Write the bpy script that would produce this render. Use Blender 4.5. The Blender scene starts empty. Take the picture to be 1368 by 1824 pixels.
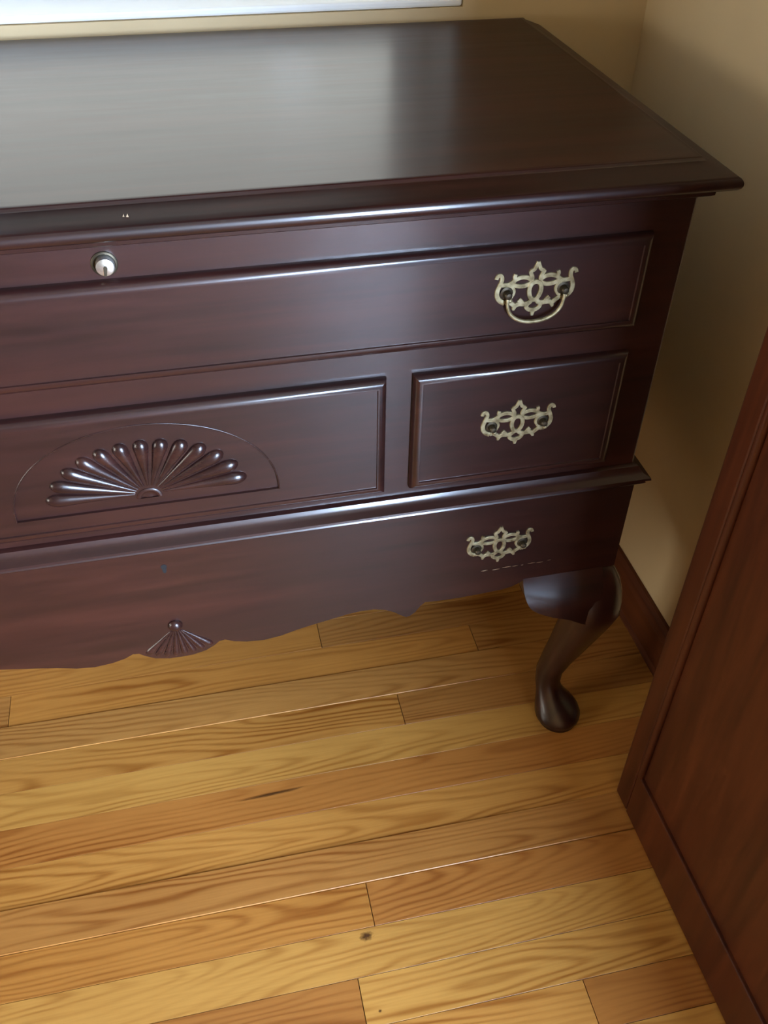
import bpy, bmesh, math, random
from mathutils import Vector, Matrix

# ------------------------------------------------------------------ camera
scene = bpy.context.scene
COL = scene.collection
FPX = 1656.84
CAM = Vector((-0.4834, -0.7622, 1.1511))
YAW, PITCH, ROLL = 0.23939, 0.72061, 0.02072
fw = Vector((math.sin(YAW) * math.cos(PITCH), math.cos(YAW) * math.cos(PITCH), -math.sin(PITCH)))
rt = Vector((math.cos(YAW), -math.sin(YAW), 0.0))
up = rt.cross(fw)
r2 = rt * math.cos(ROLL) + up * math.sin(ROLL)
u2 = -rt * math.sin(ROLL) + up * math.cos(ROLL)
cd = bpy.data.cameras.new('camera')
cam = bpy.data.objects.new('camera', cd)
COL.objects.link(cam)
cam.matrix_world = Matrix(((r2.x, u2.x, -fw.x, CAM.x), (r2.y, u2.y, -fw.y, CAM.y), (r2.z, u2.z, -fw.z, CAM.z), (0, 0, 0, 1)))
cd.sensor_fit = 'HORIZONTAL'
cd.sensor_width = 36.0
cd.lens = 36.0 * FPX / 1368.0
cd.clip_start = 0.02
scene.camera = cam

# ------------------------------------------------------------------ sky, daylight, left fill, exposure
world = bpy.data.worlds.new('sky')
scene.world = world
world.use_nodes = True
bg = world.node_tree.nodes['Background']
bg.inputs[0].default_value = (0.72, 0.86, 1.0, 1)
bg.inputs[1].default_value = 1.5


def area(name, loc, rot, sx, sy, power, col):
    l = bpy.data.lights.new(name, 'AREA')
    l.shape = 'RECTANGLE'
    l.size, l.size_y = sx, sy
    l.energy = power
    l.color = col
    o = bpy.data.objects.new(name, l)
    COL.objects.link(o)
    o.location = loc
    o.rotation_euler = rot
    return o


# window geometry (shared with the walls further down)
BW = dict(x0=-1.55, x1=-0.085, z0=0.853, z1=1.95)     # window above the chest, back wall
FW = dict(x0=0.02, x1=1.08, z0=0.22, z1=2.05)        # window behind the camera, front wall
LW = dict(x0=-1.00, x1=-0.15, z0=0.30, z1=1.30)          # unseen opening added in the left wall for fill light (x0, x1 run along y)
YB, YFR, XL = 0.500, -2.60, -2.40
area('daylight_back', ((BW['x0'] + BW['x1']) / 2, YB + 0.26, 1.45), (math.radians(-90), 0, 0), 1.6, 1.3, 18, (1.0, 0.985, 0.84))
area('daylight_front', ((FW['x0'] + FW['x1']) / 2, YFR - 0.35, 1.15), (math.radians(90), 0, 0), 1.15, 1.9, 760, (0.54, 0.715, 1.0))
area('fill_left', (XL - 0.40, (LW['x0'] + LW['x1']) / 2, 0.8), (math.radians(90), 0, math.radians(-90)), 0.95, 1.0, 42, (1.0, 0.94, 0.82))  # added fill lamp, brightens the right wall from the left

vs = scene.view_settings
vs.view_transform = 'Standard'
vs.look = 'None'
vs.exposure = 0.0
vs.gamma = 1.0
vs.use_curve_mapping = False

random.seed(7)

# ------------------------------------------------------------------ helpers


class MB:
    def __init__(self):
        self.v, self.f = [], []

    def add(self, vs_, fs):
        b = len(self.v)
        self.v += [tuple(p) for p in vs_]
        self.f += [tuple(i + b for i in f) for f in fs]

    def box(self, x0, x1, y0, y1, z0, z1):
        self.add([(x0, y0, z0), (x1, y0, z0), (x1, y1, z0), (x0, y1, z0), (x0, y0, z1), (x1, y0, z1), (x1, y1, z1), (x0, y1, z1)],
                 [(0, 3, 2, 1), (4, 5, 6, 7), (0, 1, 5, 4), (1, 2, 6, 5), (2, 3, 7, 6), (3, 0, 4, 7)])

    def rings(self, rings, cap0=True, cap1=True):
        n = len(rings[0])
        vs_ = [p for r in rings for p in r]
        fs = []
        for i in range(len(rings) - 1):
            for j in range(n):
                k = (j + 1) % n
                fs.append((i * n + j, i * n + k, (i + 1) * n + k, (i + 1) * n + j))
        if cap0:
            fs.append(tuple(reversed(range(n))))
        if cap1:
            fs.append(tuple((len(rings) - 1) * n + j for j in range(n)))
        self.add(vs_, fs)

    def build(self, name, mat, parent=None, smooth=False, bevel=0.0, seg=2, auto=None):
        me = bpy.data.meshes.new(name)
        me.from_pydata(self.v, [], self.f)
        bm = bmesh.new()
        bm.from_mesh(me)
        bmesh.ops.recalc_face_normals(bm, faces=bm.faces)
        if bevel > 0:
            es = [e for e in bm.edges if len(e.link_faces) == 2 and e.calc_face_angle(0) > 0.5]
            bmesh.ops.bevel(bm, geom=es, offset=bevel, segments=seg, affect='EDGES', profile=0.5, clamp_overlap=True)
        bm.to_mesh(me)
        bm.free()
        if smooth or auto is not None:
            me.polygons.foreach_set('use_smooth', [True] * len(me.polygons))
            if auto is not None:
                me.set_sharp_from_angle(angle=math.radians(auto))
        me.materials.append(mat)
        o = bpy.data.objects.new(name, me)
        COL.objects.link(o)
        if parent is not None:
            o.parent = parent
        return o


def struct(o, label=None):
    o['kind'] = 'structure'
    if label:
        o['label'] = label
    return o


def empty(name, loc=(0, 0, 0)):
    o = bpy.data.objects.new(name, None)
    COL.objects.link(o)
    o.location = loc
    return o


def catmull(pts, n=5, closed=False):
    out = []
    m = len(pts)
    rng = m if closed else m - 1
    for i in range(rng):
        if closed:
            p0, p1, p2, p3 = pts[(i - 1) % m], pts[i], pts[(i + 1) % m], pts[(i + 2) % m]
        else:
            p0, p1, p2, p3 = pts[max(i - 1, 0)], pts[i], pts[i + 1], pts[min(i + 2, m - 1)]
        for k in range(n):
            t = k / n
            out.append(tuple(0.5 * ((2 * b) + (-a + c) * t + (2 * a - 5 * b + 4 * c - d) * t * t + (-a + 3 * b - 3 * c + d) * t ** 3)
                             for a, b, c, d in zip(p0, p1, p2, p3)))
    if not closed:
        out.append(tuple(pts[-1]))
    return out


# ------------------------------------------------------------------ materials


def newmat(name):
    m = bpy.data.materials.new(name)
    m.use_nodes = True
    nt = m.node_tree
    return m, nt, nt.nodes['Principled BSDF']


def N(nt, typ, **kw):
    n = nt.nodes.new(typ)
    for k, v in kw.items():
        setattr(n, k, v)
    return n


def ramp(nt, stops):
    r = N(nt, 'ShaderNodeValToRGB')
    while len(r.color_ramp.elements) < len(stops):
        r.color_ramp.elements.new(0.5)
    for e, (p, c) in zip(r.color_ramp.elements, stops):
        e.position = p
        e.color = (*c, 1) if len(c) == 3 else c
    return r


def math_node(nt, op, a=None, b=None, va=0.0, vb=0.0):
    n = N(nt, 'ShaderNodeMath', operation=op)
    n.inputs[0].default_value = va
    n.inputs[1].default_value = vb
    if a is not None:
        nt.links.new(a, n.inputs[0])
    if b is not None:
        nt.links.new(b, n.inputs[1])
    return n.outputs[0]


def mahogany(name, dark, mid, light, axis='x', rough=0.33, scale=1.0, spec=0.5, bump=0.03, coat=0.0):
    m, nt, bs = newmat(name)
    tc = N(nt, 'ShaderNodeTexCoord')
    mp = N(nt, 'ShaderNodeMapping')
    nt.links.new(tc.outputs['Object'], mp.inputs[0])
    sc = {'x': (2.2, 26, 26), 'z': (26, 26, 2.2), 'y': (26, 2.2, 26)}[axis]
    mp.inputs['Scale'].default_value = [s * scale for s in sc]
    n1 = N(nt, 'ShaderNodeTexNoise')
    n1.inputs['Scale'].default_value = 1.0
    n1.inputs['Detail'].default_value = 6
    n1.inputs['Roughness'].default_value = 0.62
    n1.inputs['Distortion'].default_value = 0.6
    nt.links.new(mp.outputs[0], n1.inputs['Vector'])
    n2 = N(nt, 'ShaderNodeTexNoise')
    n2.inputs['Scale'].default_value = 5.0
    n2.inputs['Detail'].default_value = 3
    nt.links.new(mp.outputs[0], n2.inputs['Vector'])
    mix = math_node(nt, 'MULTIPLY_ADD', n2.outputs[0], n1.outputs[0], vb=0.3)
    mixn = mix.node
    mixn.inputs[1].default_value = 0.3
    nt.links.new(n1.outputs[0], mixn.inputs[2])
    for l in list(nt.links):
        if l.to_node == mixn and l.to_socket == mixn.inputs[1]:
            nt.links.remove(l)
    r = ramp(nt, [(0.38, dark), (0.62, mid), (0.9, light)])
    nt.links.new(mix, r.inputs[0])
    nt.links.new(r.outputs[0], bs.inputs['Base Color'])
    rr = math_node(nt, 'MULTIPLY_ADD', n2.outputs[0], vb=0.10)
    rr.node.inputs[2].default_value = rough - 0.05
    nt.links.new(rr, bs.inputs['Roughness'])
    bs.inputs['Specular IOR Level'].default_value = spec
    bs.inputs['Coat Weight'].default_value = coat
    bs.inputs['Coat Roughness'].default_value = 0.18
    bp = N(nt, 'ShaderNodeBump')
    bp.inputs['Strength'].default_value = bump
    bp.inputs['Distance'].default_value = 0.002
    nt.links.new(mix, bp.inputs['Height'])
    nt.links.new(bp.outputs[0], bs.inputs['Normal'])
    return m


WD, WM, WL = (0.009, 0.0028, 0.0025), (0.019, 0.0052, 0.0042), (0.034, 0.0088, 0.0062)
M_WOOD = mahogany('mahogany', WD, WM, WL, 'x', rough=0.41, spec=0.25, coat=0.85)
M_TOP = mahogany('mahogany_top', WD, WM, WL, 'x', rough=0.36, bump=0.012, spec=0.06, coat=0.22)
M_WOODZ = mahogany('mahogany_upright', WD, WM, WL, 'z', rough=0.41, spec=0.25, coat=0.85)
M_CARVE = mahogany('mahogany_carved', (0.012, 0.0045, 0.004), (0.022, 0.0075, 0.006), (0.04, 0.013, 0.009), 'x', rough=0.27)
M_DOOR = mahogany('red_stained_wood', (0.030, 0.0062, 0.0022), (0.060, 0.0140, 0.0042), (0.095, 0.0235, 0.0065), 'z', rough=0.42, spec=0.3)
M_BASE = mahogany('red_stained_trim', (0.040, 0.010, 0.004), (0.085, 0.022, 0.0075), (0.13, 0.036, 0.011), 'y', rough=0.42, spec=0.3)


def brass():
    m, nt, bs = newmat('aged_brass')
    tc = N(nt, 'ShaderNodeTexCoord')
    n = N(nt, 'ShaderNodeTexNoise')
    n.inputs['Scale'].default_value = 160
    n.inputs['Detail'].default_value = 4
    nt.links.new(tc.outputs['Object'], n.inputs['Vector'])
    r = ramp(nt, [(0.3, (0.17, 0.135, 0.065)), (0.55, (0.38, 0.33, 0.19)), (0.8, (0.52, 0.47, 0.31))])
    nt.links.new(n.outputs[0], r.inputs[0])
    nt.links.new(r.outputs[0], bs.inputs['Base Color'])
    bs.inputs['Metallic'].default_value = 0.75
    bs.inputs['Roughness'].default_value = 0.5
    return m


M_BRASS = brass()


def plain(name, col, rough=0.5, metal=0.0, noise=0.0, nscale=40):
    m, nt, bs = newmat(name)
    bs.inputs['Roughness'].default_value = rough
    bs.inputs['Metallic'].default_value = metal
    tc = N(nt, 'ShaderNodeTexCoord')
    n = N(nt, 'ShaderNodeTexNoise')
    n.inputs['Scale'].default_value = nscale
    n.inputs['Detail'].default_value = 4
    nt.links.new(tc.outputs['Object'], n.inputs['Vector'])
    a = [c * (1 - noise) for c in col]
    b = [min(1, c * (1 + noise)) for c in col]
    r = ramp(nt, [(0.3, a), (0.7, b)])
    nt.links.new(n.outputs[0], r.inputs[0])
    nt.links.new(r.outputs[0], bs.inputs['Base Color'])
    return m


M_DARKMETAL = plain('tarnished_metal', (0.05, 0.038, 0.022), 0.45, 0.7, 0.3, 200)
M_STEEL = plain('lock_metal', (0.66, 0.66, 0.60), 0.28, 0.9, 0.15, 300)
M_HOLE = plain('dark_hole', (0.004, 0.003, 0.003), 0.9)
M_CHIP = plain('bare_wood_chip', (0.30, 0.21, 0.125), 0.8, 0, 0.3, 300)
M_WALL = plain('tan_wall_paint', (0.60, 0.455, 0.255), 0.75, 0, 0.03, 9)
M_CEIL = plain('ceiling_paint', (0.55, 0.52, 0.45), 0.9, 0, 0.02, 9)
M_WHITE = plain('white_paint', (0.82, 0.82, 0.78), 0.45, 0, 0.02, 20)
M_SUB = plain('subfloor', (0.05, 0.025, 0.010), 0.9, 0, 0.2, 20)


def glass():
    m = bpy.data.materials.new('window_glass')
    m.use_nodes = True
    nt = m.node_tree
    nt.nodes.clear()
    out = N(nt, 'ShaderNodeOutputMaterial')
    t = N(nt, 'ShaderNodeBsdfTransparent')
    g = N(nt, 'ShaderNodeBsdfGlossy')
    g.inputs['Roughness'].default_value = 0.02
    fr = N(nt, 'ShaderNodeFresnel')
    mx = N(nt, 'ShaderNodeMixShader')
    nt.links.new(fr.outputs[0], mx.inputs[0])
    nt.links.new(t.outputs[0], mx.inputs[1])
    nt.links.new(g.outputs[0], mx.inputs[2])
    nt.links.new(mx.outputs[0], out.inputs[0])
    return m


M_GLASS = glass()


def oak():
    """Oak strip: tone from the plank's own object colour (rgb = tone, alpha = grain figure), seed from object random."""
    m, nt, bs = newmat('oak_plank')
    tc = N(nt, 'ShaderNodeTexCoord')
    oi = N(nt, 'ShaderNodeObjectInfo')
    sx = N(nt, 'ShaderNodeSeparateXYZ')
    nt.links.new(tc.outputs['Object'], sx.inputs[0])
    X, Y = sx.outputs[0], sx.outputs[1]
    seed = math_node(nt, 'MULTIPLY', oi.outputs['Random'], vb=37.0)
    Xs = math_node(nt, 'ADD', X, seed)
    # broad figure noise, stretched along the board
    cb = N(nt, 'ShaderNodeCombineXYZ')
    nt.links.new(math_node(nt, 'MULTIPLY', Xs, vb=2.6), cb.inputs[0])
    nt.links.new(math_node(nt, 'MULTIPLY', Y, vb=15.0), cb.inputs[1])
    nt.links.new(seed, cb.inputs[2])
    nf = N(nt, 'ShaderNodeTexNoise')
    nf.inputs['Scale'].default_value = 1.0
    nf.inputs['Detail'].default_value = 2.0
    nf.inputs['Roughness'].default_value = 0.5
    nt.links.new(cb.outputs[0], nf.inputs['Vector'])
    # growth rings: distance across the board (offset heart) + slow run along it + figure noise
    off = math_node(nt, 'MULTIPLY_ADD', oi.outputs['Random'], vb=0.05)
    off.node.inputs[2].default_value = -0.025
    yo = math_node(nt, 'SUBTRACT', Y, off)
    y2 = math_node(nt, 'MULTIPLY', yo, yo)
    hyp = math_node(nt, 'SQRT', math_node(nt, 'ADD', y2, vb=0.00006))
    runs = math_node(nt, 'MULTIPLY', Xs, oi.outputs['Alpha'])
    r1 = math_node(nt, 'MULTIPLY_ADD', runs, vb=0.16)
    nt.links.new(hyp, r1.node.inputs[2])
    r2_ = math_node(nt, 'MULTIPLY_ADD', nf.outputs[0], vb=0.06)
    nt.links.new(r1, r2_.node.inputs[2])
    ph = math_node(nt, 'MULTIPLY', r2_, vb=2 * math.pi / 0.0085)
    sn = math_node(nt, 'SINE', ph)
    band = math_node(nt, 'MULTIPLY_ADD', sn, vb=0.5)
    band.node.inputs[2].default_value = 0.5
    band = math_node(nt, 'POWER', band, vb=2.2)
    # fine pores
    cb2 = N(nt, 'ShaderNodeCombineXYZ')
    nt.links.new(math_node(nt, 'MULTIPLY', Xs, vb=14.0), cb2.inputs[0])
    nt.links.new(math_node(nt, 'MULTIPLY', Y, vb=420.0), cb2.inputs[1])
    nt.links.new(seed, cb2.inputs[2])
    npz = N(nt, 'ShaderNodeTexNoise')
    npz.inputs['Scale'].default_value = 1.0
    npz.inputs['Detail'].default_value = 3.0
    nt.links.new(cb2.outputs[0], npz.inputs['Vector'])
    # blotches
    nb = N(nt, 'ShaderNodeTexNoise')
    nb.inputs['Scale'].default_value = 0.9
    nb.inputs['Detail'].default_value = 3.0
    nt.links.new(cb.outputs[0], nb.inputs['Vector'])
    bl = math_node(nt, 'MULTIPLY_ADD', nb.outputs[0], vb=2.6)
    bl.node.inputs[2].default_value = -0.75
    bl.node.use_clamp = True
    g1 = math_node(nt, 'MULTIPLY', math_node(nt, 'MULTIPLY', band, bl), vb=0.75)
    g2 = math_node(nt, 'MULTIPLY_ADD', npz.outputs[0], vb=0.5)
    nt.links.new(g1, g2.node.inputs[2])
    g3 = math_node(nt, 'MULTIPLY_ADD', nb.outputs[0], vb=0.5)
    nt.links.new(g2, g3.node.inputs[2])
    fac = math_node(nt, 'SUBTRACT', g3, vb=0.38)
    darkc = N(nt, 'ShaderNodeMix', data_type='RGBA', blend_type='MULTIPLY')
    darkc.inputs[0].default_value = 1.0
    nt.links.new(oi.outputs['Color'], darkc.inputs[6])
    darkc.inputs[7].default_value = (0.50, 0.34, 0.20, 1)
    mx = N(nt, 'ShaderNodeMix', data_type='RGBA')
    nt.links.new(fac, mx.inputs[0])
    nt.links.new(oi.outputs['Color'], mx.inputs[6])
    nt.links.new(darkc.outputs[2], mx.inputs[7])
    nt.links.new(mx.outputs[2], bs.inputs['Base Color'])
    bs.inputs['Roughness'].default_value = 0.36
    bs.inputs['Specular IOR Level'].default_value = 0.45
    bp = N(nt, 'ShaderNodeBump')
    bp.inputs['Strength'].default_value = 0.06
    bp.inputs['Distance'].default_value = 0.001
    bp.invert = True
    nt.links.new(g2, bp.inputs['Height'])
    nt.links.new(bp.outputs[0], bs.inputs['Normal'])
    return m


M_OAK = oak()

# ------------------------------------------------------------------ the room
XR, XJ, YJ, H = 0.170, 1.30, -1.02, 2.42   # right wall, far right beyond the jog, y of the jog, ceiling

fl = MB()
fl.box(XL - 0.15, XJ + 0.15, YFR - 0.18, YB + 0.18, -0.07, -0.021)
floor = struct(fl.build('floor', M_SUB), 'narrow strip oak floor in honey and reddish brown tones')


def wall_with_hole(name, x0, x1, z1, y0, y1, h):
    m = MB()
    m.box(x0, h['x0'], y0, y1, 0, z1)
    m.box(h['x1'], x1, y0, y1, 0, z1)
    m.box(h['x0'], h['x1'], y0, y1, 0, h['z0'])
    m.box(h['x0'], h['x1'], y0, y1, h['z1'], z1)
    return m.build(name, M_WALL)


struct(wall_with_hole('wall_back', XL - 0.15, XR + 0.12, H, YB, YB + 0.16, BW), 'tan painted wall with the window behind the chest')
struct(wall_with_hole('wall_front', XL - 0.15, XJ + 0.15, H, YFR - 0.16, YFR, FW))
m = MB()
m.box(XL - 0.15, XL, YFR, LW['x0'], 0, H)
m.box(XL - 0.15, XL, LW['x1'], YB, 0, H)
m.box(XL - 0.15, XL, LW['x0'], LW['x1'], 0, LW['z0'])
m.box(XL - 0.15, XL, LW['x0'], LW['x1'], LW['z1'], H)
struct(m.build('wall_left', M_WALL))
m = MB()
m.box(XR, XR + 0.12, YJ + 0.15, YB, 0, H)
m.box(0.004, XR + 0.12, YJ, YJ + 0.15, 0, H)      # unseen return, added to block light leaking in behind the door
m.box(XR + 0.12, XJ, YJ, YJ + 0.12, 0, H)
struct(m.build('wall_right', M_WALL), 'tan painted wall to the right of the chest')
m = MB()
m.box(XJ, XJ + 0.15, YFR, YJ + 0.12, 0, H)
struct(m.build('wall_alcove', M_WALL))
m = MB()
m.box(XL - 0.15, XJ + 0.15, YFR - 0.16, YB + 0.16, H, H + 0.08)
struct(m.build('ceiling', M_CEIL))

# baseboards: profiled
BBH = 0.090


def baseboard(name, p0, p1, nrm):
    prof = [(0, 0), (0.016, 0), (0.016, 0.004), (0.013, 0.012), (0.012, 0.066), (0.010, 0.074), (0.0085, 0.080), (0.005, BBH - 0.001), (0, BBH)]
    m = MB()
    rings = []
    for p in (p0, p1):
        rings.append([(p[0] + nrm[0] * a, p[1] + nrm[1] * a, z) for a, z in prof])
    m.rings(rings)
    return struct(m.build(name, M_BASE))


baseboard('baseboard_right', (XR - 0.0005, YB - 0.001), (XR - 0.0005, YJ + 0.152), (-1, 0))
baseboard('baseboard_back', (XL + 0.001, YB - 0.0005), (XR - 0.018, YB - 0.0005), (0, -1))
baseboard('baseboard_left', (XL + 0.0005, YFR + 0.001), (XL + 0.0005, YB - 0.018), (1, 0))


def window(name, h, yin, yout, label):
    """White painted reveal and sill board, sash frame with mullion and two panes."""
    e = empty(name, ((h['x0'] + h['x1']) / 2, (yin + yout) / 2, h['z0']))
    struct(e, label)
    ox, oy, oz = e.location
    s = 1 if yout > yin else -1
    x0, x1, z0, z1 = h['x0'] - ox, h['x1'] - ox, 0.0, h['z1'] - oz
    a, b = sorted((yin - oy, yout - oy))
    m = MB()
    m.box(x0 + 0.001, x1 - 0.001, a + 0.002, b, 0.0005, 0.010)
    m.build('window_sill', M_WHITE, e, bevel=0.003)
    m = MB()
    m.box(x0 + 0.001, x0 + 0.012, a + 0.002, b, 0.011, z1)
    m.box(x1 - 0.012, x1 - 0.001, a + 0.002, b, 0.011, z1)
    m.box(x0 + 0.012, x1 - 0.012, a + 0.002, b, z1 - 0.012, z1 - 0.001)
    m.build('window_jamb', M_WHITE, e)
    yo = (yout - oy) - s * 0.035
    fy0, fy1 = sorted((yo, yo + s * 0.030))
    w = 0.045
    m = MB()
    m.box(x0 + 0.013, x1 - 0.013, fy0, fy1, 0.011, 0.011 + w)
    m.box(x0 + 0.013, x1 - 0.013, fy0, fy1, z1 - 0.013 - w, z1 - 0.013)
    m.box(x0 + 0.013, x0 + 0.013 + w, fy0, fy1, 0.011 + w, z1 - 0.013 - w)
    m.box(x1 - 0.013 - w, x1 - 0.013, fy0, fy1, 0.011 + w, z1 - 0.013 - w)
    m.box(-w / 2, w / 2, fy0, fy1, 0.011 + w, z1 - 0.013 - w)
    fr = m.build('window_frame', M_WHITE, e)
    for q0, q1 in ((x0 + 0.013 + w, -w / 2), (w / 2, x1 - 0.013 - w)):
        m = MB()
        ym = (fy0 + fy1) / 2
        m.box(q0, q1, ym - 0.002, ym + 0.002, 0.011 + w, z1 - 0.013 - w)
        m.build('pane', M_GLASS, fr)
    return e


window('window_1', BW, YB, YB + 0.16, 'bright white window recess behind the chest')
w3 = window('fill_window', dict(x0=-(LW['x1'] - LW['x0']) / 2, x1=(LW['x1'] - LW['x0']) / 2, z0=LW['z0'], z1=LW['z1']), 0.0, 0.15, 'unseen window added in the left wall for fill light')
w3.location = (XL - 0.075, (LW['x0'] + LW['x1']) / 2, LW['z0'])
w3.rotation_euler = (0, 0, math.radians(90))
window('window_2', FW, YFR, YFR - 0.16, 'window in the opposite wall')

# ------------------------------------------------------------------ oak planks
W, FA, Y0 = 0.0572, -0.010, 0.0973
GOLD, YEL, TAN, BRN, RED, ORG = ((0.51, 0.236, 0.050), (0.55, 0.275, 0.060), (0.46, 0.214, 0.052), (0.42, 0.185, 0.043), (0.42, 0.168, 0.035), (0.48, 0.205, 0.040))
PAL = [GOLD, YEL, TAN, BRN, RED, ORG, GOLD, TAN]
# joints and tones read from the photograph: row -> (list of joints x, tones between them, figure)
KNOWN = {
    -3: ([-0.95, -0.345], [TAN, ORG, BRN], [0.3, 0.2, 0.4]),
    -2: ([-0.823, -0.10], [BRN, ORG, TAN], [0.2, 0.15, 0.5]),
    -1: ([-1.05, 0.02], [TAN, TAN, BRN], [0.3, 0.45, 0.2]),
    0: ([-1.0, -0.248], [GOLD, GOLD, BRN], [0.2, 0.35, 0.1]),
    1: ([-0.93], [GOLD, YEL], [0.3, 0.30]),
    2: ([-1.1], [ORG, RED], [0.2, 0.28]),
    3: ([-0.86], [GOLD, GOLD], [0.4, 0.45]),
    4: ([-1.2], [BRN, BRN], [0.2, 0.12]),
    5: ([-0.97, -0.355], [ORG, ORG, RED], [0.2, 0.10, 0.9]),
    6: ([-1.1], [TAN, YEL], [0.3, 0.7]),
    7: ([-0.388], [RED, YEL], [0.05, 0.35]),
    8: ([-0.90, -0.125], [TAN, GOLD, RED], [0.4, 0.5, 0.3]),
    9: ([-0.6], [ORG, YEL], [0.3, 0.4]),
}
RAISE = {-1: 0.0012, 4: 0.0016}
plank_mesh = {}


def plank_mesh_for(L, w, bev):
    key = (round(L, 3), round(w, 5), bev)
    if key in plank_mesh:
        return plank_mesh[key]
    mb = MB()
    mb.box(-L / 2, L / 2, -w / 2, w / 2, -0.020, 0)
    me = bpy.data.meshes.new('plank')
    me.from_pydata(mb.v, [], mb.f)
    bm = bmesh.new()
    bm.from_mesh(me)
    es = [e for e in bm.edges if all(v.co.z > -0.001 for v in e.verts)]
    bmesh.ops.bevel(bm, geom=es, offset=bev, segments=1, affect='EDGES')
    bmesh.ops.recalc_face_normals(bm, faces=bm.faces)
    bm.to_mesh(me)
    bm.free()
    me.materials.append(M_OAK)
    plank_mesh[key] = me
    return me


rng = random.Random(11)
ca, sa = math.cos(FA), math.sin(FA)
for row in range(-8, 49):
    yc = Y0 - (row + 0.5) * W
    xend = XJ + 0.10 if yc < YJ + 0.03 else XR + 0.08
    xs0 = XL - 0.10
    if row in KNOWN:
        js, tones, figs = KNOWN[row]
        js, tones, figs = list(js), list(tones), list(figs)
        while js[0] - xs0 > 1.1:
            js.insert(0, js[0] - rng.uniform(0.5, 0.95))
            tones.insert(0, rng.choice(PAL))
            figs.insert(0, rng.uniform(0.05, 0.6))
    else:
        js, tones, figs = [], [], []
        x = xs0 + rng.uniform(0.2, 0.9)
        while x < xend - 0.15:
            js.append(x)
            x += rng.uniform(0.55, 1.25)
        tones = [rng.choice(PAL) for _ in range(len(js) + 1)]
        figs = [rng.uniform(0.05, 0.6) for _ in range(len(js) + 1)]
    ends = [xs0] + js + [xend]
    for a, b, tone, fg in zip(ends[:-1], ends[1:], tones, figs):
        if b - a < 0.02:
            continue
        gap = 0.0010
        L = b - a - gap
        o = bpy.data.objects.new('plank', plank_mesh_for(L, W - (0.0010 if row in RAISE else (0.0007 if row > 4 else 0.0004)), 0.0005 if row in RAISE else 0.00012))
        COL.objects.link(o)
        lx, ly = (a + b) / 2 + 0.5, -(row + 0.5) * W
        o.location = (-0.5 + lx * ca - ly * sa, Y0 + lx * sa + ly * ca, RAISE.get(row, rng.uniform(-0.0001, 0.0001)))
        o.rotation_euler = (0, 0, FA)
        j = 1 + rng.uniform(-0.06, 0.06)
        o.color = (tone[0] * j, tone[1] * j, tone[2] * j, fg)
        o.parent = floor

# a knot, a dark mineral streak and a pin knot in the boards


def knot_mat():
    m = bpy.data.materials.new('oak_knot')
    m.use_nodes = True
    nt = m.node_tree
    bs = nt.nodes['Principled BSDF']
    bs.inputs['Base Color'].default_value = (0.085, 0.030, 0.008, 1)
    bs.inputs['Roughness'].default_value = 0.4
    out = nt.nodes['Material Output']
    tc = N(nt, 'ShaderNodeTexCoord')
    nz = N(nt, 'ShaderNodeTexNoise')
    nz.inputs['Scale'].default_value = 3.0
    nt.links.new(tc.outputs['Object'], nz.inputs['Vector'])
    ln = N(nt, 'ShaderNodeVectorMath', operation='LENGTH')
    nt.links.new(tc.outputs['Object'], ln.inputs[0])
    d = math_node(nt, 'MULTIPLY_ADD', nz.outputs[0], vb=0.7)
    nt.links.new(ln.outputs['Value'], d.node.inputs[2])
    r = ramp(nt, [(0.45, (0.9, 0.9, 0.9)), (1.0, (0, 0, 0))])
    nt.links.new(d, r.inputs[0])
    tr = N(nt, 'ShaderNodeBsdfTransparent')
    mx = N(nt, 'ShaderNodeMixShader')
    nt.links.new(r.outputs[0], mx.inputs[0])
    nt.links.new(tr.outputs[0], mx.inputs[1])
    nt.links.new(bs.outputs[0], mx.inputs[2])
    nt.links.new(mx.outputs[0], out.inputs[0])
    return m


M_KNOT = knot_mat()
for nm, kx, ky, rx, ry in (('knot', -0.3713, -0.2577, 0.015, 0.0095), ('streak', -0.4550, -0.0360, 0.085, 0.0042), ('knot', -0.3740, -0.3460, 0.004, 0.003)):
    mb = MB()
    mb.rings([[(r * math.cos(2 * math.pi * i / 24), r * math.sin(2 * math.pi * i / 24), 0) for i in range(24)] for r in (1.0, 0.5)], cap0=False)
    o = mb.build(nm, M_KNOT, floor)
    o.location = (kx, ky, 0.00025)
    o.scale = (rx, ry, 1)
    o.rotation_euler = (0, 0, FA + (0.04 if nm == 'streak' else 0))

# ------------------------------------------------------------------ the door leaf standing open on the right
DX, DY, DLEN, DTH, DHT = 0.012, -0.135, 0.71, 0.036, 2.03
door = empty('door_1', (DX + DTH / 2, DY - DLEN / 2, 0.0))
struct(door, 'reddish brown stained wooden door standing open at the right edge')
hx, hy = DTH / 2, DLEN / 2
ST, RL = 0.033, 0.093
m = MB()
m.box(-hx, hx, hy - ST, hy, 0.004, DHT)
m.build('stile', M_DOOR, door, bevel=0.003)
m = MB()
m.box(-hx, hx, -hy, -hy + ST, 0.004, DHT)
m.build('stile', M_DOOR, door, bevel=0.003)
m = MB()
m.box(-hx, hx, -hy + ST + 0.0003, hy - ST - 0.0003, 0.004, RL)
m.build('rail', M_DOOR, door, bevel=0.0015)
m = MB()
m.box(-hx, hx, -hy + ST + 0.0003, hy - ST - 0.0003, DHT - 0.10, DHT)
m.build('rail', M_DOOR, door, bevel=0.0015)
m = MB()
m.box(-hx + 0.005, hx - 0.005, -hy + ST - 0.001, hy - ST + 0.001, RL - 0.001, DHT - 0.099)
m.build('door_panel', M_DOOR, door)


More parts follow.
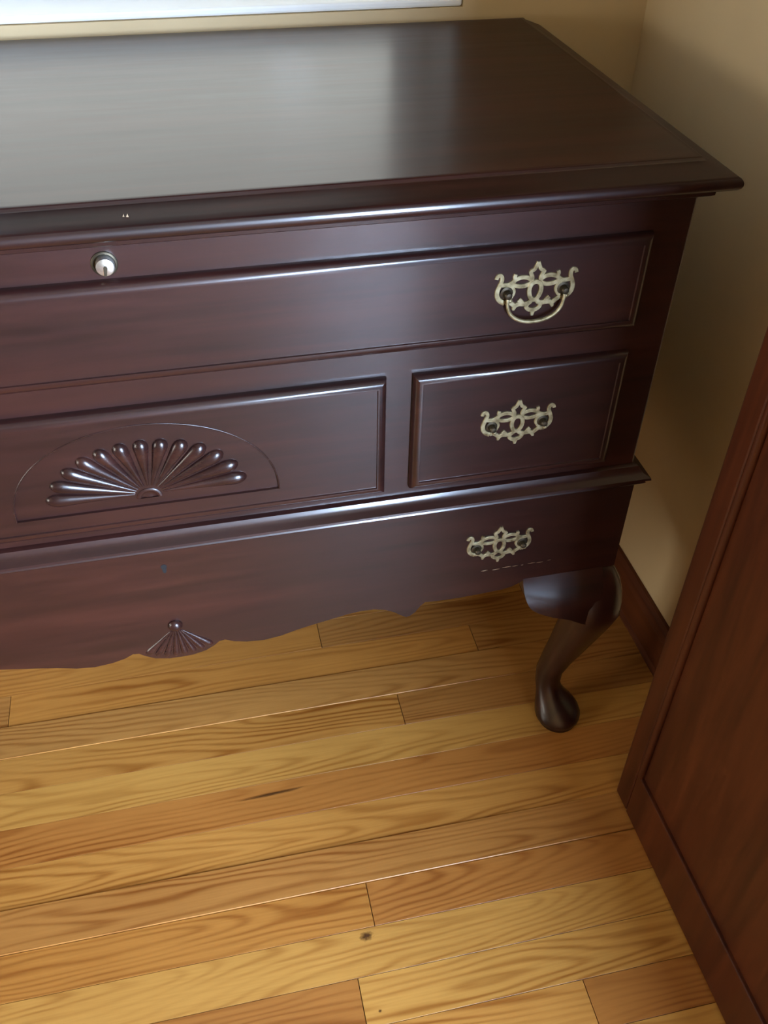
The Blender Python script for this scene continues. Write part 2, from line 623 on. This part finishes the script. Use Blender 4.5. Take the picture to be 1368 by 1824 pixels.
def bead(pa, pb, r, name, mat, parent, n=8):
    pa, pb = Vector(pa), Vector(pb)
    d = (pb - pa).normalized()
    s = d.cross(Vector((1, 0, 0)))
    if s.length < 0.1:
        s = Vector((0, 1, 0))
    s.normalize()
    t = d.cross(s)
    mb = MB()
    mb.rings([[tuple(p + (s * math.cos(2 * math.pi * k / n) + t * math.sin(2 * math.pi * k / n)) * r) for k in range(n)] for p in (pa, pb)])
    return mb.build(name, mat, parent, auto=50)


bead((-hx + 0.003, hy - ST - 0.004, RL), (-hx + 0.003, hy - ST - 0.004, DHT - 0.10), 0.005, 'panel_bead', M_DOOR, door)
bead((-hx + 0.003, -hy + ST + 0.004, RL), (-hx + 0.003, -hy + ST + 0.004, DHT - 0.10), 0.005, 'panel_bead', M_DOOR, door)

# ------------------------------------------------------------------ the chest
XC, HWD, DEP, ZT = -0.5450, 0.5450, 0.470, 0.8430
chest = empty('cedar_chest', (XC, DEP / 2, 0))
chest['label'] = 'dark mahogany blanket chest on cabriole legs with fan carving and brass pulls'
chest['category'] = 'chest'
CO = Vector(chest.location)


def cpart(mb, name, mat, parent=chest, **kw):
    """vertices are given in world metres; shift them to the parent's frame"""
    off = Vector(parent_origin(parent))
    mb.v = [(p[0] - off.x, p[1] - off.y, p[2] - off.z) for p in mb.v]
    return mb.build(name, mat, parent, **kw)


def parent_origin(p):
    o = Vector((0, 0, 0))
    while p is not None:
        o += Vector(p.location)
        p = p.parent
    return o


XA, XB = XC - HWD, XC + HWD          # -1.09 .. 0
# upper case
m = MB()
m.box(XA, XB, 0.0, DEP, 0.470, 0.8095)
cpart(m, 'upper_case', M_WOOD, bevel=0.002)


def profile_rect(prof, x0, x1, y0, y1):
    """prof: list of (outset, z); rings of a rectangle grown by outset (back edge grows too little to matter)"""
    rings = []
    for o, z in prof:
        rings.append([(x0 - o, y0 - o, z), (x1 + o, y0 - o, z), (x1 + o, y1 + min(o, 0.006), z), (x0 - o, y1 + min(o, 0.006), z)])
    return rings


# lid: flat top, sloping ogee edge, round nose, stepped underside
lid_prof = [(-0.03, 0.8098), (0.012, 0.8098), (0.0145, 0.8115), (0.0150, 0.8165), (0.0175, 0.8186), (0.0240, 0.8192), (0.0275, 0.8204), (0.0296, 0.8224), (0.0306, 0.8250),
            (0.0305, 0.8274), (0.0296, 0.8296), (0.0280, 0.8314), (0.0256, 0.8326), (0.0200, 0.8345), (0.0120, 0.8374), (0.0040, 0.8402), (0.0030, 0.8410), (0.0016, 0.8424), (0.0004, ZT), (-0.004, ZT)]
m = MB()
m.rings(profile_rect(lid_prof, XA + 0.011, XB - 0.011, -0.006, 0.478))
lid = cpart(m, 'lid', M_TOP, auto=28)
lid.data.materials.append(M_WOOD)          # steep edge faces take the glossier finish, chosen to bring out the nose highlight
for p in lid.data.polygons:
    if p.normal.z < 0.88:
        p.material_index = 1


def raised_panel(name, x0, x1, z0, z1, hole=None, mat=M_WOOD, t=0.010):
    """lipped drawer front / raised panel with a rounded thumb-mould edge; optional recessed outline"""
    prof = [(0.0, 0.0), (0.0, -0.0030)]
    for k in range(1, 6):
        a = math.pi / 2 * k / 5
        prof.append((0.0085 * (1 - math.cos(a)), -0.0030 - 0.0075 * math.sin(a)))
    prof += [(0.0098, -0.0104), (0.0104, -0.0088)]
    cx, cz = (x0 + x1) / 2, (z0 + z1) / 2
    o = empty_none = None
    mb = MB()
    rings = [[(x0 + i, y, z0 + i), (x1 - i, y, z0 + i), (x1 - i, y, z1 - i), (x0 + i, y, z1 - i)] for i, y in prof]
    mb.rings(rings, cap0=False, cap1=hole is None)
    yf = prof[-1][1]
    if hole is not None:
        i = prof[-1][0]
        bm = bmesh.new()
        outer = [bm.verts.new((x, 0, z)) for x, z in ((x0 + i, z0 + i), (x1 - i, z0 + i), (x1 - i, z1 - i), (x0 + i, z1 - i))]
        inner = [bm.verts.new((x, 0, z)) for x, z in hole]
        es = []
        for lp in (outer, inner):
            for k in range(len(lp)):
                es.append(bm.edges.new((lp[k], lp[(k + 1) % len(lp)])))
        bmesh.ops.triangle_fill(bm, use_beauty=True, edges=es)
        bm.verts.index_update()
        vs_ = [(v.co.x, yf, v.co.z) for v in bm.verts]
        # drop faces that fill the hole
        fs = []
        for f in bm.faces:
            if all(v in inner for v in f.verts):
                continue
            fs.append([v.index for v in f.verts])
        bm.free()
        mb.add(vs_, fs)
        n = len(hole)
        hx_ = sum(p[0] for p in hole) / n
        hz_ = sum(p[1] for p in hole) / n

        def ins(d):
            res = []
            for x, z in hole:
                dx, dz = hx_ - x, hz_ - z
                L = math.hypot(dx, dz)
                res.append((x + dx / L * d, z + dz / L * d))
            return res
        q = [[(x, yf, z) for x, z in hole], [(x, yf + 0.0030, z) for x, z in ins(0.0009)]]
        mb.rings(q, cap0=False, cap1=True)
    return cpart(mb, name, mat, auto=30), yf


# ---- top long drawer front, middle row of three, each a lipped front
D1, yf = raised_panel('drawer_front', XA + 0.040, XB - 0.040, 0.6720, 0.7725)
D2, _ = raised_panel('drawer_front', -0.2710, XB - 0.040, 0.4965, 0.6425)
D3, _ = raised_panel('drawer_front', XA + 0.040, 2 * XC + 0.2710, 0.4965, 0.6425)
FZ, FRX, FRZ = 0.5235, 0.132, 0.101
hole = [(XC + FRX * math.cos(math.pi * k / 40), FZ + FRZ * math.sin(math.pi * k / 40) ** 0.9) for k in range(41)]
D4, _ = raised_panel('carved_panel', 2 * XC + 0.2985, -0.2985, 0.4965, 0.6425, hole=hole)
YREC = yf + 0.0030

# fan lobes
tips = [(-0.100, 0.5445), (-0.0925, 0.5630), (-0.0785, 0.5790), (-0.0615, 0.5910), (-0.0425, 0.5990), (-0.0215, 0.6035), (0.0005, 0.6050)]
tips = tips + [(-a, z) for a, z in tips[:-1][::-1]]
hubz = 0.5370


def lobe(p, q, r0, r1, name, mat, parent, y, hgt=0.9, fl=0.0):
    """teardrop ridge from p (thin) to q (round end) in the xz plane, standing proud of plane y towards -y"""
    p, q = Vector((p[0], 0, p[1])), Vector((q[0], 0, q[1]))
    d = q - p
    L = d.length
    d.normalize()
    s = Vector((d.z, 0, -d.x))
    rings = []
    ts = [0, 0.15, 0.35, 0.55, 0.72, 0.84, 0.91, 0.955, 0.985, 1.0]
    for t in ts:
        r = r0 + (r1 - r0) * min(1, t / 0.84) ** 1.15
        if t > 0.84:
            u = (t - 0.84) / 0.16
            r = r1 * math.sqrt(max(0.0, 1 - u * u)) + 0.0002
        c = p + d * (L * t)
        ring = []
        for k in range(9):
            a = math.pi * k / 8
            w = c + s * (r * math.cos(a))
            ring.append((w.x, y - r * hgt * math.sin(a), w.z))
        rings.append(ring)
    mb = MB()
    mb.rings(rings)
    return cpart(mb, name, mat, parent, auto=60)


# hang the carving's pieces from the panel; the panel's own origin is the chest's
for a, z in tips:
    ang = math.atan2(z - hubz, a)
    p = (XC + 0.014 * math.cos(ang), hubz + 0.011 * math.sin(ang))
    lobe(p, (XC + a, z), 0.0012, 0.0078, 'fan_lobe', M_CARVE, D4, YREC + 0.0004, 0.85)
mb = MB()
for k, (r, y) in enumerate(((0.0115, 0), (0.0112, -0.0012), (0.0095, -0.0020), (0.0080, -0.0018), (0.0070, -0.0008), (0.0040, -0.0007), (0.0020, -0.0012))):
    ring = [(XC + r * 1.15 * math.cos(math.pi * i / 16), YREC + 0.0004 + y, hubz - 0.004 + r * math.sin(math.pi * i / 16)) for i in range(17)]
    if k == 0:
        rs = []
    rs.append(ring)
mb.rings(rs)
cpart(mb, 'fan_hub', M_CARVE, D4, auto=50)

# thin incised border round the fan
mb = MB()
bp_ = hole[:]
rings = []
for i, (x, z) in enumerate(bp_):
    a_ = bp_[max(i - 1, 0)]
    b_ = bp_[min(i + 1, len(bp_) - 1)]
    tx, tz = b_[0] - a_[0], b_[1] - a_[1]
    L = math.hypot(tx, tz)
    nx, nz = -tz / L, tx / L
    rings.append([(x + nx * 0.0009 * c, yf - 0.0007 * s_, z + nz * 0.0009 * c) for c, s_ in ((-1, -0.5), (-0.75, 0.6), (0, 1.0), (0.75, 0.6), (1, -0.5))])
mb.rings(rings)
cpart(mb, 'fan_border', M_CARVE, D4, auto=60)

# ---- waist moulding around front and sides (two beads over a cove)
wprof = [(0.0, 0.4600), (0.0080, 0.4604), (0.0125, 0.4612), (0.0140, 0.4632), (0.0128, 0.4652), (0.0125, 0.4664), (0.0155, 0.4672), (0.0178, 0.4692), (0.0172, 0.4718), (0.0140, 0.4736), (0.0105, 0.4750), (0.0072, 0.4785), (0.0050, 0.4830), (0.0, 0.4850)]
m = MB()
m.rings(profile_rect(wprof, XA, XB, 0.0, DEP - 0.006))
cpart(m, 'waist_moulding', M_WOOD, auto=28)

# ---- lower section: carcase sides/back + shaped front
ST5 = 0.005
m = MB()
m.box(XA - ST5, XA + 0.016, 0.016, DEP, 0.315, 0.4602)
m.box(XB - 0.016, XB + ST5, 0.016, DEP, 0.315, 0.4602)
m.box(XA + 0.0165, XB - 0.0165, DEP - 0.018, DEP, 0.315, 0.4602)
m.box(XA + 0.0165, XB - 0.0165, 0.0165, DEP - 0.0185, 0.335, 0.345)
cpart(m, 'lower_case', M_WOOD)

half = [(0.0, 0.2790), (0.014, 0.2795), (0.030, 0.2835), (0.041, 0.2905), (0.047, 0.2960), (0.054, 0.2970), (0.064, 0.2915), (0.079, 0.2872), (0.100, 0.2850), (0.120, 0.2878), (0.141, 0.2940),
        (0.165, 0.2995), (0.183, 0.3030), (0.203, 0.3072), (0.220, 0.3090), (0.236, 0.3085), (0.250, 0.3045), (0.262, 0.2975), (0.2720, 0.2890), (0.2775, 0.2850), (0.2830, 0.2865), (0.289, 0.2915), (0.2950, 0.3010), (0.301, 0.3068), (0.316, 0.3055), (0.345, 0.3050),
        (0.372, 0.3060), (0.400, 0.3075), (0.414, 0.3105), (0.423, 0.3150), (0.430, 0.3200), (HWD + ST5, 0.3200)]
outl = [(XC - u, z) for u, z in half[::-1]] + [(XC + u, z) for u, z in half[1:]]
n = len(outl)
mb = MB()
front, back = -ST5, 0.0158
ztop = 0.4600
ring_f = [(x, front, z) for x, z in outl]
vsf = []
for x, z in outl:
    vsf += [(x, front + 0.0012, z), (x, front, z + 0.0012), (x, front, ztop), (x, back, ztop), (x, back, z)]
fs = []
for i in range(n - 1):
    a, b = i * 5, (i + 1) * 5
    for k in range(5):
        k2 = (k + 1) % 5
        fs.append((a + k, b + k, b + k2, a + k2))
fs.append((0, 1, 2, 3, 4))
fs.append(tuple((n - 1) * 5 + k for k in (4, 3, 2, 1, 0)))
mb.add(vsf, fs)
APR = cpart(mb, 'shaped_apron', M_WOOD, auto=35)

# lower shell carving: hub bead and ribs running down to the scalloped edge
mb = MB()
rs = []
for r, y in ((0.0085, 0), (0.0082, -0.002), (0.0065, -0.0048), (0.0035, -0.0062), (0.0006, -0.0066)):
    rs.append([(XC + r * math.cos(2 * math.pi * i / 18), front + y, 0.3370 + r * 0.95 * math.sin(2 * math.pi * i / 18)) for i in range(18)])
mb.rings(rs)
cpart(mb, 'shell_bead', M_CARVE, APR, smooth=True)
NR = 8
for i in range(NR):
    a = -0.0385 + 0.077 * i / (NR - 1)
    zb = 0.2835 + 0.0105 * (abs(a) / 0.0385) ** 2
    rr = 0.0045 if i in (0, NR - 1) else 0.0040
    lobe((XC + a * 0.17, 0.3285 - 0.002 * abs(a) / 0.0385), (XC + a, zb), 0.0014, rr, 'shell_rib', M_CARVE, APR, front + 0.0004, 0.8)

# key hole in the lower front
mb = MB()
for cx, cz, rx, rz in ((XC, 0.4315, 0.0034, 0.0036), (XC, 0.4265, 0.0022, 0.0045)):
    mb.rings([[(cx + rx * math.cos(2 * math.pi * i / 16), y, cz + rz * math.sin(2 * math.pi * i / 16)) for i in range(16)] for y in (front + 0.001, front - 0.0003 - 0.0001 * (cz < 0.43))])
cpart(mb, 'keyhole', M_HOLE, APR)

# push-button lock in the strip below the lid
mb = MB()
LZ, LX = 0.7865, XC


def disc_rings(prof, cx, cz, n=24):
    return [[(cx + r * math.cos(2 * math.pi * i / n), y, cz + r * math.sin(2 * math.pi * i / n)) for i in range(n)] for r, y in prof]


mb.rings(disc_rings([(0.0112, 0.0), (0.0112, -0.0010), (0.0106, -0.0016), (0.0092, -0.0018), (0.0087, -0.0010), (0.0087, -0.0004), (0.002, -0.0004)], LX, LZ))
LOCK = cpart(mb, 'lock_rosette', M_DARKMETAL, auto=40)
mb = MB()
mb.rings(disc_rings([(0.0080, -0.0002), (0.0080, -0.0075), (0.0075, -0.0090), (0.0062, -0.0096), (0.0004, -0.0099)], LX + 0.0006, LZ + 0.0004))
cpart(mb, 'lock_barrel', M_STEEL, LOCK, auto=40)
mb = MB()
c_, s_ = math.cos(-0.15), math.sin(-0.15)
pts = [(-0.0011, -0.0058), (0.0011, -0.0058), (0.0016, 0.0020), (0.0008, 0.0034), (-0.0008, 0.0034), (-0.0016, 0.0020)]
mb.rings([[(LX + 0.0006 + a * c_ - b * s_, y, LZ - 0.0012 + a * s_ + b * c_) for a, b in pts] for y in (-0.0085, -0.0104)])
cpart(mb, 'key_slot', M_DARKMETAL, LOCK)

# ---- brass pulls: pierced bat-wing plates
HALF_STROKES = [
    ([(-40, 15), (-38.8, 18), (-36, 18.6), (-34.4, 16), (-34.6, 12), (-36.4, 7.5), (-38, 2), (-37.2, -4), (-33.6, -8.4), (-29.5, -10.5)], 1.5, 2.0),
    ([(-35, 9), (-31, 8.2), (-27, 8.4), (-23.5, 10.4), (-20, 13.2), (-14.5, 14.8), (-9, 14), (-4.5, 11.5)], 1.8, 1.7),
    ([(-20.5, 13), (-21.8, 16), (-21.2, 18.6)], 2.0, 1.3),
    ([(-24, 9.4), (-19.5, 6.6), (-14, 5.6), (-9, 6.2), (-4.5, 8.6)], 1.7, 1.7),
    ([(-27, 8.2), (-23.4, 4.6), (-21.8, 0.2), (-23.4, -4), (-26.4, -7.4)], 2.0, 1.8),
    ([(-4.8, 8), (-4.4, 14), (-6.4, 19.6), (-3.2, 22), (-1.4, 25.5), (0, 29.5)], 1.7, 1.4),
    ([(-6.8, 19.4), (-8.4, 19)], 1.4, 1.0),
    ([(-2, -9.2), (-5.2, -12.8), (-10.2, -13.4), (-13.6, -9.8), (-15.6, -8)], 2.0, 1.8),
    ([(-10, -13.4), (-15, -13), (-19, -14.2), (-22, -12), (-26, -9.5), (-29.5, -10.5)], 2.0, 1.7),
    ([(-17.6, -13.6), (-19.4, -17), (-19.8, -19)], 1.9, 1.0),
    ([(-6, -13.2), (-7, -16.6), (-4.2, -19.6), (0, -20.8)], 1.7, 1.8),
    ([(-4, -17.6), (-6, -20.5)], 1.6, 1.0),
    ([(0, -20), (0, -23), (0, -26.5)], 2.6, 1.0),
]
CLOSED = [([(0, 9.2), (-4.4, 7), (-6, 0.5), (-4, -6.8), (0, -9.6), (4, -6.8), (6, 0.5), (4.4, 7)], 1.8)]


def ribbon(mb, pts, w0, w1, y, th, closed=False):
    P = catmull(pts, 4, closed)
    n_ = len(P)
    rings = []
    for i, p in enumerate(P):
        a = P[(i - 1) % n_] if closed or i > 0 else P[i]
        b = P[(i + 1) % n_] if closed or i < n_ - 1 else P[i]
        tx, tz = b[0] - a[0], b[1] - a[1]
        L = math.hypot(tx, tz) or 1
        nx, nz = -tz / L, tx / L
        w = 1.3 * (w0 + (w1 - w0) * i / max(1, n_ - 1))
        ring = []
        for s, yy in ((-1.0, 0), (-0.98, -0.75), (-0.78, -1.0), (0.78, -1.0), (0.98, -0.75), (1.0, 0)):
            ring.append((p[0] + nx * w * s, y + yy * th, p[1] + nz * w * s))
        rings.append(ring)
    if closed:
        rings.append(rings[0])
    mb.rings(rings, not closed, not closed)


def pull(parent, px, pz, ysurf, bail):
    k = 0.001
    mb = MB()
    for i, (pts, w0, w1) in enumerate(HALF_STROKES):
        th = 1.4 + 0.045 * i
        ribbon(mb, pts, w0, w1, 0, th)
        if any(abs(p[0]) > 0.01 for p in pts):
            ribbon(mb, [(-a, b) for a, b in pts], w0, w1, 0, th + 0.02)
    for pts, w in CLOSED:
        ribbon(mb, pts, w, w, 0, 2.05, True)
    mb.v = [(px + a * k, ysurf + y * k, pz + b * k) for a, y, b in mb.v]
    pl = cpart(mb, 'pull_plate', M_BRASS, parent, auto=35)
    pl['label'] = 'pierced brass back plate'
    for s in (-1, 1):
        mb = MB()
        cx = px + s * 0.0285
        mb.rings(disc_rings([(0.0064, ysurf), (0.0064, ysurf - 0.0016), (0.0040, ysurf - 0.0022), (0.0034, ysurf - 0.0060), (0.0038, ysurf - 0.0075), (0.0030, ysurf - 0.0090), (0.001, ysurf - 0.0095)], cx, pz, 14))
        cpart(mb, 'pull_post', M_DARKMETAL, parent, auto=40)
        mb = MB()
        mb.rings(disc_rings([(0.0026, ysurf - 0.0005), (0.0026, ysurf - 0.0028), (0.0015, ysurf - 0.0042), (0.0003, ysurf - 0.0044)], cx + 0.0036, pz - 0.0078, 10))
        cpart(mb, 'pull_pin', M_BRASS, parent, auto=50)
    if bail:
        mb = MB()
        rings = []
        K = 28
        for i in range(K + 1):
            a = math.pi * i / K
            cx = px - 0.0285 * math.cos(a) * (1 + 0.10 * math.sin(a))
            cz = pz - 0.0298 * math.sin(a) ** 0.75
            cy = ysurf - 0.0062 - 0.0012 * math.sin(a)
            r = 0.0015 + 0.0006 * math.sin(a)
            dx, dz = math.sin(a), -math.cos(a) * 1.1
            L = math.hypot(dx, dz)
            nx, nz = -dz / L, dx / L
            rings.append([(cx + nx * r * math.cos(2 * math.pi * j / 8), cy + r * 0.9 * math.sin(2 * math.pi * j / 8), cz + nz * r * math.cos(2 * math.pi * j / 8)) for j in range(8)])
        mb.rings(rings)
        b_ = cpart(mb, 'bail_handle', M_BRASS, parent, smooth=True)
        b_['label'] = 'hanging curved brass bail'


PX = -0.1560
for sx in (PX, 2 * XC - PX):
    pull(D1, sx, 0.7265, yf, True)
    pull(D2 if sx == PX else D3, sx, 0.5705, yf, False)
    pull(APR, sx, 0.3885, -ST5, False)

# worn veneer edge and small chips (bare wood showing)
mb = MB()
rg = random.Random(5)
x = -0.175
while x < -0.085:
    L = rg.uniform(0.003, 0.012)
    t = rg.uniform(0.0002, 0.0006)
    z = 0.3475 + (x + 0.175) * 0.012 + rg.uniform(-0.0006, 0.0006)
    mb.rings([[(x, y, z), (x + L * 0.4, y, z - t), (x + L, y, z + t * 0.3), (x + L * 0.6, y, z + t)] for y in (front + 0.0005, front - 0.00025)])
    x += L + rg.uniform(0.001, 0.006)
w_ = cpart(mb, 'worn_veneer', M_CHIP, APR)
w_['label'] = 'pale chipped veneer line'

mb = MB()
for cx, cy, cz, sz in ((-0.5185, -0.0225, 0.8362, 0.0011), (-0.5215, -0.0220, 0.8362, 0.0008)):
    mb.rings([[(cx - sz, cy + dy, cz - sz * 0.6), (cx + sz * 0.8, cy + dy, cz - sz * 0.8), (cx + sz * 0.2, cy + 0.0014 + dy, cz + sz * 1.1)] for dy in (0.0, -0.0012)])
c_ = cpart(mb, 'edge_chip', M_CHIP, lid)
c_['label'] = 'small pale chip on the lid edge'

# ---- cabriole legs


def leg(sx, sy, bx, by, name='cabriole_leg'):
    """corner at (bx,by); sx,sy point outwards"""
    def P(x, y, z):
        return (bx + sx * x, by + sy * y, z)
    mb = MB()
    # (z, inward shift of the centre along the diagonal, radius, squareness); the pad foot sits a little further out
    sl = [(0.3195, 0.0240, 0.0245, 6.0), (0.308, 0.0200, 0.0280, 4.2), (0.295, 0.0172, 0.0322, 3.3), (0.280, 0.0150, 0.0350, 2.8), (0.262, 0.0130, 0.0362, 2.6), (0.240, 0.0115, 0.0360, 2.6), (0.215, 0.0140, 0.0328, 2.4),
          (0.185, 0.0190, 0.0292, 2.3), (0.150, 0.0255, 0.0255, 2.2), (0.115, 0.0325, 0.0222, 2.1), (0.080, 0.0385, 0.0195, 2.0), (0.058, 0.0400, 0.0180, 2.0), (0.046, 0.0380, 0.0190, 2.0), (0.036, 0.0345, 0.0230, 2.0),
          (0.028, 0.0310, 0.0275, 2.0), (0.020, 0.0285, 0.0308, 2.0), (0.013, 0.0275, 0.0318, 2.0), (0.008, 0.0275, 0.0308, 2.0), (0.0065, 0.0275, 0.0270, 2.0), (0.0, 0.0275, 0.0265, 2.0)]
    rings = []
    for z, d, r, e in sl:
        ring = []
        for k in range(28):
            a = 2 * math.pi * k / 28
            c, s = math.cos(a), math.sin(a)
            cc = math.copysign(abs(c) ** (2 / e), c)
            ss = math.copysign(abs(s) ** (2 / e), s)
            f_ = max(0.0, 1 - z / 0.075)
            ring.append(P(-d + r * cc * (1 + 0.08 * f_), -d + 0.020 * f_ + r * ss * (1 + 0.10 * f_), z))
        rings.append(ring)
    mb.rings(rings)
    lg = cpart(mb, name, M_WOODZ, smooth=True)
    # knee brackets (wings) along both faces
    for ax in (0, 1):
        prof = [(-0.016, 0.228), (-0.030, 0.236), (-0.044, 0.2435), (-0.060, 0.2535), (-0.080, 0.2610), (-0.100, 0.2700), (-0.112, 0.2800), (-0.1195, 0.2960), (-0.1225, 0.3150)]
        prof = catmull(prof, 3)
        rings = []
        for u, zb in prof:
            f = min(1.0, (u + 0.135) / 0.06)
            ring = []
            zt_ = 0.3225
            for q in range(8):
                t = q / 7
                z = zt_ + (zb - zt_) * t
                out = (0.0005 + 0.0195 * math.sin(min(1.0, (zt_ - z) / 0.045) * math.pi / 2) ** 1.3) * (0.55 + 0.45 * f)
                ring.append((u, out, z))
            ring.append((u, -0.016, zb + 0.001))
            ring.append((u, -0.016, zt_))
            rings.append([P(a, b, z) if ax == 0 else P(b, a, z) for a, b, z in ring])
        mb = MB()
        mb.rings(rings)
        cpart(mb, 'knee_bracket', M_WOOD, lg, auto=45)
    return lg


leg(1, -1, XB + ST5, -ST5)
leg(-1, -1, XA - ST5, -ST5)
leg(1, 1, XB + ST5, DEP)
leg(-1, 1, XA - ST5, DEP)
